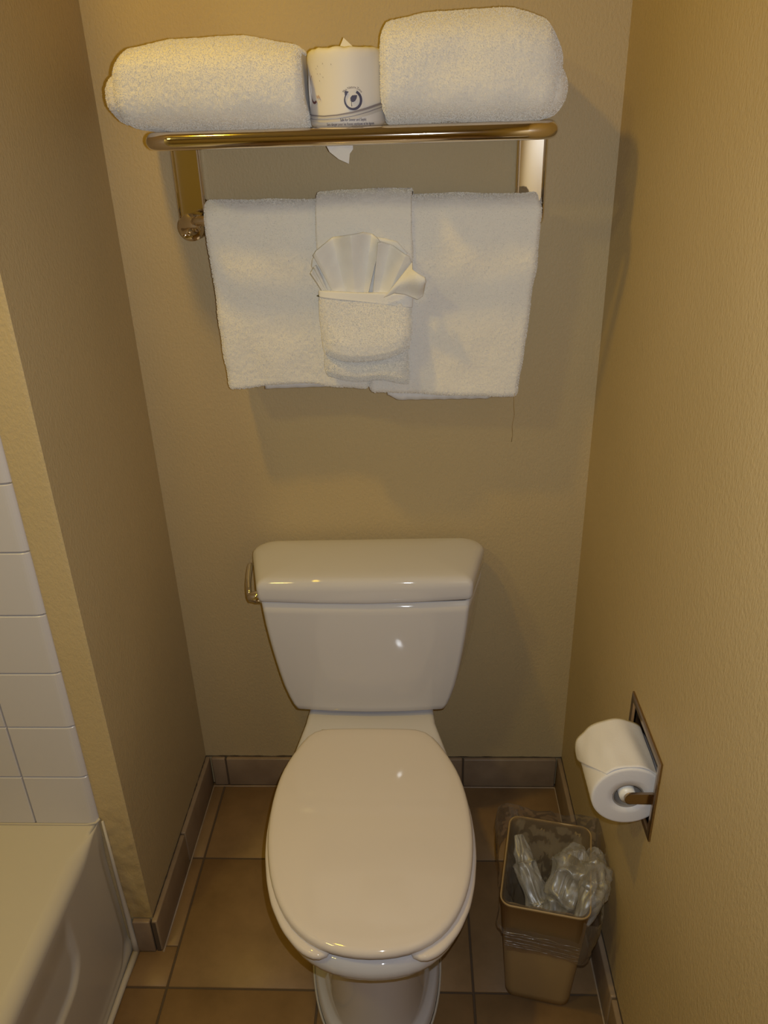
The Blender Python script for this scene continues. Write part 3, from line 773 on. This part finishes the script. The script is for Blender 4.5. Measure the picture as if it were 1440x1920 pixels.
# ------------------------------------------------------------ wrapped tissue roll on the shelf
WX, WY, WR, WZ0, WZ1 = -.028, -.160, .0535, SB, 1.526
wr = empty('wrapped_tissue_roll', (WX, WY, WZ0)); tag(wr, 'spare toilet paper roll in printed white wrapper, upright between rolled towels', 'toilet paper')
rings = []
nW = 96
for r_, z in ((.4, WZ0+.001), (.93, WZ0), (.99, WZ0+.003), (1, WZ0+.006), (1, WZ0+.03), (1, WZ0+.055), (1, WZ0+.08), (.995, WZ1-.006), (.975, WZ1-.002), (.93, WZ1+.001), (.8, WZ1+.002), (.6, WZ1-.001), (.36, WZ1-.004), (.33, WZ1-.016)):
    ring = []
    for k in range(nW):
        th = 2*math.pi*k/nW
        rad = WR*r_*(1+.012*noise.noise(Vector((math.cos(th)*2, math.sin(th)*2, z*25))))
        zz_ = z+(.002*noise.noise(Vector((math.cos(th)*5*r_, math.sin(th)*5*r_, 3)))*(1 if z > WZ1-.02 else 0))
        ring.append((WX+rad*math.cos(th), WY+rad*math.sin(th), zz_))
    rings.append(ring)
child(fix(mesh('wrapper', *loft(rings), m_wrap, None, True)), wr)
ax, tip, bx2 = (-.056+.0, WZ1-.001), (-.032, 1.5415), (-.003, WZ1-.001)
def flap(name, P3, thick=.0006, m=m_wrap):
    n_ = len(P3); V = [Vector(p) for p in P3]; o = mesh(name, V, [tuple(range(n_))], m); s_ = o.modifiers.new('s', 'SOLIDIFY'); s_.thickness = thick; return o
child(flap('wrapper_flap', [(-.057, -.150, WZ1), (-.036, -.141, 1.5335), (-.031, -.138, 1.5435), (-.018, -.142, 1.532), (-.004, -.150, WZ1)]), wr)
child(flap('wrapper_flap', [(-.016, -.125, WZ1), (.012, -.120, 1.5315), (.0145, -.120, WZ1)]), wr)
child(flap('wrapper_flap', [(-.076, -.150, WZ0+.002), (-.058, -.150, 1.399), (-.045, -.152, 1.389), (-.030, -.154, 1.3825), (-.028, -.154, 1.396), (-.023, -.153, 1.402), (-.024, -.150, WZ0+.002)]), wr)
# print on the wrapper: flat shapes laid on the cylinder.  s = arc position (metres, right positive) from the side facing the room, z height
def wrapv(s_, z, lift=.0011):
    a = -math.pi/2+s_/WR; R2 = WR*1.012+lift; return (WX+R2*math.cos(a), WY+R2*math.sin(a), z)
def ribbon(name, pts, m, lift=.0011, label=None):
    """pts = (s, z, halfwidth) stroked on the cylinder"""
    V = []; F = []
    for i, (s_, z, hw) in enumerate(pts):
        a = pts[max(0, i-1)]; b2 = pts[min(len(pts)-1, i+1)]; dx, dz = b2[0]-a[0], b2[1]-a[1]; l = math.hypot(dx, dz) or 1
        nx_, nz_ = -dz/l*hw, dx/l*hw; V += [wrapv(s_+nx_, z+nz_, lift), wrapv(s_-nx_, z-nz_, lift)]
    for i in range(len(pts)-1): F.append((2*i, 2*i+1, 2*i+3, 2*i+2))
    return V, F
pr = []
c0, z0 = .0118, 1.4640
pr.append(ribbon('r', [(c0+.0110*math.sin(a), z0+.0110*math.cos(a), .0004+.0013*min(1, abs(a+.2)/3.3)) for a in [-.75-k*.13 for k in range(0, 40)]], m_ink))
pr.append(([wrapv(c0-.0108, z0+.0118), wrapv(c0-.0104, z0+.0052), wrapv(c0-.0050, z0+.0102)], [(0, 1, 2)]))
leaf = [(c0-.0025, z0-.0010), (c0-.0028, z0+.0022), (c0-.0008, z0+.0045), (c0+.0022, z0+.0048), (c0+.0048, z0+.0046), (c0+.0040, z0+.0015), (c0+.0022, z0-.0010), (c0+.0002, z0-.0020), (c0-.0015, z0-.0018)]
pr.append(([wrapv(*q) for q in leaf], [tuple(range(len(leaf)))]))
pr.append(ribbon('r', [(c0-.0018, z0-.0010, .0004), (c0-.0022, z0-.004, .0004), (c0-.0018, z0-.0078, .0005)], m_ink))
pr[2] = ([wrapv(c0+(q[0]-c0)*1.25, z0+(q[1]-z0)*1.25) for q in leaf], pr[2][1])
child(mesh('recycling_leaf_logo', *join(*pr), m_ink), wr)['label'] = 'navy circle arrow logo with a leaf'
# waves
def wave(z_off, hw0, lo=-.075, hi=.062):
    T = [(-.075, 1.449), (-.05, 1.4468), (-.03, 1.4455), (-.01, 1.4463), (.01, 1.4490), (.03, 1.4532), (.045, 1.4568), (.062, 1.460)]
    return [(lo+(hi-lo)*k/60, interp(lo+(hi-lo)*k/60, T)+z_off, hw0*(.7+.5*smooth(-.02, .04, lo+(hi-lo)*k/60))) for k in range(61)]
child(mesh('wave_band', *join(ribbon('w', wave(0, .0012), m_inkg), ribbon('w', wave(-.0046, .0004), m_inkg)), m_inkg), wr)
child(mesh('wave_shade', *join(ribbon('w', wave(-.0022, .0013), m_wash, .0008), ribbon('w', wave(-.0066, .0020), m_wash, .0008)), m_wash), wr)
# cursive flourish at the left: big stroke and the small letters by it
pr = ribbon('c', [(-.0560+.0085*math.cos(a)*(1.0)+.0, 1.4755+.0185*math.sin(a), .00035+.0009*smooth(-2.6, -1.2, a if a < 0 else -3)) for a in [2.2+k*.14 for k in range(22)]], m_inkr)
child(mesh('cursive_initial', *join(ribbon('c', [(-.0475+.009*math.cos(a), 1.4800+.0175*math.sin(a), .0005+.0010*smooth(3.6, 4.6, a)) for a in [2.0+k*.14 for k in range(24)]], m_inkr)), m_inkr), wr)
sq = [(-.0420+.0012*math.sin(k*1.3)+k*.00022, 1.4695+.0022*math.cos(k*1.7), .00022) for k in range(26)]
sq2 = [(-.0360+.0010*math.cos(k*.9), 1.4660+.0035*math.sin(k*.45), .0002) for k in range(16)]
child(mesh('cursive_letters', *join(ribbon('c', sq, m_inkp), ribbon('c', sq2, m_inkp)), m_inkp), wr)
sp = []
for (s_, z) in ((-.028, 1.5085), (-.0155, 1.507), (-.038, 1.497), (-.040, 1.503), (-.033, 1.4965), (-.0285, 1.4925), (-.0345, 1.4885), (-.037, 1.506)):
    sp.append(ribbon('s', [(s_, z+.0013, .0001), (s_+.0002, z, .0004), (s_+.0003, z-.0008, .0001)], m_inkg))
child(mesh('ink_specks', *join(*sp), m_inkg), wr)
def text_on(name, body, size, s0, z0_, m, mapf=None, width=None):
    cu = bpy.data.curves.new(name, 'FONT'); cu.body = body; cu.size = size; cu.align_x = 'CENTER'; cu.resolution_u = 2; cu.offset = .00009
    ob = bpy.data.objects.new(name+'_tmp', cu); C.objects.link(ob)
    dg = bpy.context.evaluated_depsgraph_get(); me = bpy.data.meshes.new_from_object(ob.evaluated_get(dg))
    bpy.data.objects.remove(ob)
    xs_ = [v.co.x for v in me.vertices]; kx = width/(max(xs_)-min(xs_)) if width else 1
    for v in me.vertices:
        x, y = v.co.x*kx, v.co.y
        if mapf: x, y = mapf(x, y)
        v.co = wrapv(s0+x, z0_+y, .0013)
    me.materials.clear(); me.materials.append(m); o = bpy.data.objects.new(name, me); C.objects.link(o); child(o, wr); return o
text_on('printed_text', 'Safe for Sewer and Septic', .0052, .0115, 1.4385, m_ink, None, .036)
text_on('printed_text', 'Sans danger pour les fosses septiques et les \u00e9gouts', .0048, .0080, 1.4335, m_ink, None, .068)
text_on('printed_text', 'The Nature Zone', .0042, c0, z0, m_inkg, lambda x, y: ((.0142+y)*math.sin(x/.0150), (.0142+y)*math.cos(x/.0150)), .028)

# ------------------------------------------------------------ recessed toilet paper holder on the right wall
hd = empty('paper_holder', (XR, -.519, .563)); tag(hd, 'recessed square metal toilet paper holder in the right wall', 'paper holder')
py0, py1, pz0, pz1 = -.596, -.440, .489, .637
def frame(x, o0, o1, q0, q1): return [(x, o0, q0), (x, o1, q0), (x, o1, q1), (x, o0, q1)]
rings = [frame(XR, py0, py1, pz0, pz1), frame(XR-.0028, py0, py1, pz0, pz1), frame(XR-.0042, py0+.003, py1-.003, pz0+.003, pz1-.003),
         frame(XR-.0036, hy0-.004, hy1+.004, hz0-.004, hz1+.004), frame(XR-.001, hy0, hy1, hz0, hz1), frame(XR+.002, hy0, hy1, hz0, hz1)]
V, F = loft(rings, False, False)
child(mesh('face_plate', V, F, m_dull), hd)
child(mesh('recess_box', *mesh_cav, m_dull), hd)
RC = Vector((.3645, 0, .5565)); RR = .0530; CR = .0218
for y in (-.5785, -.4625):
    ol2 = []
    for k in range(13): t = math.pi/2+math.pi*k/12; ol2.append((RC.x+.003+.0090*math.cos(t), RC.z+.0090*math.sin(t)))
    ol2 += [(XR+.02, RC.z-.0100), (XR+.02, RC.z+.0100)]
    rg = [[((x), y+d, (z-RC.z)*s_+RC.z) for x, z in ol2] for d, s_ in ((-.0028, .8), (-.0022, 1), (.0022, 1), (.0028, .8))]
    child(fix(mesh('arm', *loft(rg), m_dull, None, False)), hd)
child(mesh('spindle', *tube([(RC.x, -.5755, RC.z), (RC.x, -.565, RC.z), (RC.x, -.52, RC.z), (RC.x, -.475, RC.z), (RC.x, -.4655, RC.z)], [.0115, .0125, .0125, .0125, .0115], 24), m_white, None, True), hd)
# the roll on it
tr_ = empty('toilet_paper_roll', (RC.x, -.52, RC.z)); tag(tr_, 'white toilet paper roll in the wall holder on the right', 'toilet paper')
y0, y1 = -.5715, -.4705; n = 96
def circ(r_, y, wob=0): return [(RC.x+.002+r_*math.cos(2*math.pi*k/n)*(1+wob*math.sin(5*k/n*6.28)), y, RC.z-.004+r_*math.sin(2*math.pi*k/n)*(1+wob*math.sin(5*k/n*6.28))) for k in range(n)]
zoff = -.004
rings = [circ(CR+.0012, y1), circ(RR-.004, y1+.0005), circ(RR-.0015, y1), circ(RR-.0003, y1-.0015)]+[circ(RR+(.0004 if i % 2 else 0), y1-.004-(y1-y0-.008)*i/14, .002) for i in range(15)]+[circ(RR-.0003, y0+.0015), circ(RR-.0015, y0), circ(RR-.004, y0-.0003), circ(RR-.02, y0-.0006), circ(CR+.0012, y0), circ(CR+.0004, y0+.002), circ(CR+.0004, y1)]
V, F = loft(rings, False, False)
child(fix(mesh('tissue', V, F, m_paper, None, True)), tr_)
rings = [circ(CR+.0002, y0+.001), circ(CR-.0010, y0+.0005), circ(CR-.0012, y0+.004), circ(CR-.0012, y1)]
child(fix(mesh('cardboard_core', *loft(rings, False, False), m_core, None, True)), tr_)
# loose outer sheet: comes over the top and hangs a little away on the room side, cut diagonally
V = []; F = []; na, nb = 44, 20
for i in range(na+1):
    for j in range(nb+1):
        f_ = j/nb; y = y1+.002+(y0-.0005-y1)*f_
        aend = math.radians(206-76*f_)             # ends lower at the far side
        a = math.radians(45)+(aend-math.radians(45))*i/na
        lo = .0014+.0035*smooth(math.radians(120), math.radians(200), a)*(1-f_)**.8+.0010*nz((a, f_, 0), 3, 4)+.0008*math.sin(a*9+f_*3)
        r_ = RR+lo; V.append((RC.x+.002+r_*math.cos(a), y, RC.z+zoff+r_*math.sin(a)))
for i in range(na):
    for j in range(nb): a = i*(nb+1)+j; F.append((a, a+1, a+nb+2, a+nb+1))
o = mesh('loose_sheet', V, F, m_paper, None, True); s2 = o.modifiers.new('s', 'SOLIDIFY'); s2.thickness = .0005; child(o, tr_)

# ------------------------------------------------------------ wastebasket with clear liner
bc = Vector((.2875, -.449)); rot = math.radians(-11.5)
wb = empty('wastebasket', (bc.x, bc.y, 0)); tag(wb, 'beige rectangular plastic wastebasket on the floor beside the toilet', 'wastebasket')
BH = .265
def brect(z, grow=0.0, r_=.018, seg=6):
    f_ = z/BH; hx = .0575+.0155*f_+grow; hy = .078+.017*f_+grow
    out_ = []
    for p in fillet([(-hx, -hy), (hx, -hy), (hx, hy), (-hx, hy)], [r_+max(grow, -.01)]*4, seg):
        # extra points along edges are not needed for the body
        out_.append((bc.x+p.x*math.cos(rot)-p.y*math.sin(rot), bc.y+p.x*math.sin(rot)+p.y*math.cos(rot), z))
    return out_
rings = [brect(.001, -.004), brect(.004, 0), brect(.02, 0), brect(.13, 0), brect(BH-.006, 0), brect(BH-.005, .0016), brect(BH-.001, .0020), brect(BH, .0014), brect(BH+.0002, .0002), brect(BH-.001, -.0010), brect(BH-.006, -.0014), brect(.13, -.0022), brect(.012, -.0022), brect(.01, -.006)]
child(fix(mesh('bin_body', *loft(rings), m_bin, None, True)), wb)
bag = empty('bin_liner', (bc.x, bc.y, .02)); tag(bag, 'clear crumpled plastic bag lining the wastebasket', 'bin bag')
# dense perimeter sampling
def perim(n=260):
    base_ = fillet([(-1, -1), (1, -1), (1, 1), (-1, 1)], [.22]*4, 10); m_ = len(base_)
    Ls = [(base_[(i+1) % m_]-base_[i]).length for i in range(m_)]; T = sum(Ls); o_ = []
    for k in range(n):
        s_ = k/n*T; i = 0
        while s_ > Ls[i]: s_ -= Ls[i]; i += 1
        o_.append(base_[i].lerp(base_[(i+1) % m_], s_/Ls[i]))
    return o_
PR = perim()
def bagring(z, grow, fn):
    f_ = z/BH; hx = .0595+.0135*f_; hy = .079+.016*f_; out_ = []
    for k, q in enumerate(PR):
        nl = Vector((q.x, q.y)).normalized(); g2, dz = fn(q, z, k)
        x = q.x*hx+nl.x*(grow+g2); y = q.y*hy+nl.y*(grow+g2)
        X = bc.x+x*math.cos(rot)-y*math.sin(rot); Y = bc.y+x*math.sin(rot)+y*math.cos(rot)
        X = min(X, XR-.0135 if z < .09 else XR-.003)
        out_.append((X, Y, z+dz))
    return out_
def crinkle(q, z, sd, a1, a2):
    v = Vector((q.x*4.2, q.y*4.2, z*42+sd)); w_ = Vector((q.x*9+sd, q.y*9, z*120))
    n1 = noise.noise(v); n2 = 1-abs(noise.noise(w_))*2; n3 = 1-2*abs(noise.noise(v*1.9+Vector((3, 1, 2))))
    return a1*n1+a2*(n2*.5+n3*.7)
def skirt_fn(q, z, k):
    right = smooth(.3, .95, q.x); back = smooth(.2, .9, q.y); left = smooth(-.3, -.95, q.x)*smooth(-.9, -.1, q.y)
    t = smooth(.12, .24, z)
    g2 = .004+crinkle(q, z, 2, .003, .0022)
    g2 += t*(.016*right+.010*back+.016*left*smooth(-.4, .6, q.y))
    g2 += .006*right*(1-t)
    front = smooth(-.8, -1, q.y)*(1-smooth(.5, 1, q.x))
    band = smooth(.150, .162, z)*smooth(.204, .190, z)
    g2 = g2*(1-front)+front*(.0012+.0035*band*(0.5+noise.noise(Vector((q.x*2.2, 0, z*260+q.x*20))))+.0006*noise.noise(Vector((q.x*6, 1, z*60))))
    return max(g2, .0008), .006*noise.noise(Vector((q.x*3, q.y*3, z*10)))
rings = []
nz_ = 46
for i in range(nz_+1):
    z = .148+(BH+.004-.148)*i/nz_
    rings.append(bagring(z, .003, skirt_fn))
V, F = loft(rings, False, False)
# the skirt only hangs low on the right and front: trim the top band of the front so the rim shows
Fk = []
nP = len(PR)
for f in F:
    k = f[0] % nP; r_ = f[0]//nP; q = PR[k]; z = .148+(BH+.004-.148)*r_/nz_
    fr_ = q.y < -.9 and q.x < .75
    lf_ = q.x < -.85 and q.y < .15
    if fr_ and z > .206: continue
    if lf_ and z > .2 : continue
    if q.x < -.85 and z < .19: continue
    Fk.append(f)
o = mesh('outer_skirt', V, Fk, m_film, None, True); child(o, bag)
# inside of the bag
def in_fn(q, z, k):
    d = (BH-z)/BH
    lump = .030*smooth(.0, .35, d)*(.6+.6*noise.noise(Vector((q.x*1.6+4, q.y*1.6, z*9))))
    # fold pushed in from the middle of the back and right sides
    lump += .038*smooth(0, .4, d)*smooth(.45, 1, q.x)*(1-abs(q.y)*.6)
    lump += .030*smooth(0, .45, d)*smooth(-.5, -1, q.x)*smooth(-.6, .5, q.y)
    return -(.002+lump)+crinkle(q, z, 9, .005, .0025)*smooth(0, .1, d), .004*noise.noise(Vector((q.x*4, q.y*4, z*20)))
rings = []
for i in range(61):
    z = BH+.003-(BH-.02)*i/60
    rings.append(bagring(z, -.001, in_fn))
# collapse to the bottom
last = rings[-1]; cc = Vector((bc.x, bc.y, .03))
for f_ in (.75, .5, .25, .06):
    rings.append([(cc.x+(p[0]-cc.x)*f_, cc.y+(p[1]-cc.y)*f_, p[2]+.02*noise.noise(Vector((p[0]*30, p[1]*30, f_*4)))) for p in last])
child(mesh('inner_bag', *loft(rings, False, False), m_film, None, True), bag)
# two puffed folds inside that make the V, and the puff over the right edge
def puff(name, pts, rads, sd, n_=60, amp=.40, flat=1.0):
    rings = []; m_ = len(pts); K = 70
    for i in range(K+1):
        s_ = i/K*(m_-1); a = int(min(s_, m_-2)); f_ = s_-a
        p = Vector(pts[a]).lerp(Vector(pts[a+1]), f_*f_*(3-2*f_)); r_ = rads[a]+(rads[a+1]-rads[a])*f_
        t = (Vector(pts[a+1])-Vector(pts[a])).normalized(); u_ = t.cross(Vector((0, 0, 1))).normalized(); v_ = t.cross(u_)
        ring = []
        for k in range(n_):
            th = 2*math.pi*k/n_; c_, s2_ = math.cos(th), math.sin(th)
            nn_ = 1+amp*(1-2.4*abs(noise.noise(Vector((c_*1.2+sd, s2_*1.2, i*.07)))))*.8+amp*.22*noise.noise(Vector((c_*3, s2_*3+sd, i*.22)))
            q = p+(u_*c_+v_*s2_*flat)*r_*nn_
            q.x = min(q.x, XR-.003); ring.append(q)
        rings.append(ring)
    return child(mesh(name, *loft(rings, True, True), m_cloud, None, True), bag)
def B(x, y, z):   # basket-local point
    return (bc.x+x*math.cos(rot)-y*math.sin(rot), bc.y+x*math.sin(rot)+y*math.cos(rot), z)
puff('liner_fold', [B(-.055, .055, .262), B(-.040, .020, .235), B(-.010, -.025, .19), B(.008, -.060, .17)], [.006, .017, .020, .010], 1)
puff('liner_fold', [B(.008, -.062, .17), B(.028, -.030, .215), B(.045, .010, .258), B(.050, .050, .262)], [.012, .026, .030, .010], 5)
puff('liner_fold', [B(.060, -.080, .235), B(.078, -.040, .262), B(.082, .0, .262), B(.080, .05, .255)], [.010, .020, .022, .010], 8)
# gathered band over the front made by the bag's tied edge
bv = []
for q_, (zz_, am, r_) in enumerate(((.197, .0022, .0012), (.191, .0018, .0009), (.183, .0018, .0013), (.172, .0015, .0012), (.166, .0012, .0008), (.160, .0015, .0011))):
    pth = []
    for k in range(34):
        u_ = -1+2*k/33; f_ = zz_/BH; hx = .0595+.0135*f_; hy = .079+.016*f_
        pth.append(B(u_*hx*.93, -hy-.0045, zz_-.006*smooth(-.2, 1, u_)+am*1.4*noise.noise(Vector((u_*3, q_*2.2, 0)))))
    bv.append(tube(pth, [r_*(.35+.8*abs(noise.noise(Vector((k*.35, q_, 4))))) for k in range(34)], 6))
child(mesh('gathered_band', *join(*bv), m_film, None, True), bag)

# ------------------------------------------------------------ out-of-frame ceiling lamp, and the added fill lamp
lampc = empty('ceiling_lamp', (KEY[0], KEY[1], CZ)); tag(lampc, 'small round ceiling lamp above the end of the partition', 'lamp')
child(mesh('canopy', *tube([(KEY[0], KEY[1], CZ), (KEY[0], KEY[1], KEY[2]+.004)], [.05, .08], 24), m_white, None, True), lampc)
fill_root = empty('fill_lamp', (FILL_LOC[0], FILL_LOC[1], CZ)); tag(fill_root, 'added unseen round fill lamp over the bathtub beside the viewer', 'lamp')
child(mesh('canopy', *tube([(FILL_LOC[0], FILL_LOC[1], CZ), (FILL_LOC[0], FILL_LOC[1], CZ-.03)], [.11, .10], 24), m_white, None, True), fill_root)  # housing made up for the added fill

# ------------------------------------------------------------ terry loops on every towel
for o in [q for q in C.objects if q.type == 'MESH' and q.data.materials and q.data.materials[0] == m_terry and q.name != 'spiral_edge']:
    big = o.name.startswith('bath_towel') or o.name.startswith('roll')
    pile(o, 120000 if big else 40000, .0015 if o.name.startswith('bath') else .0013, seed=len(o.data.vertices))
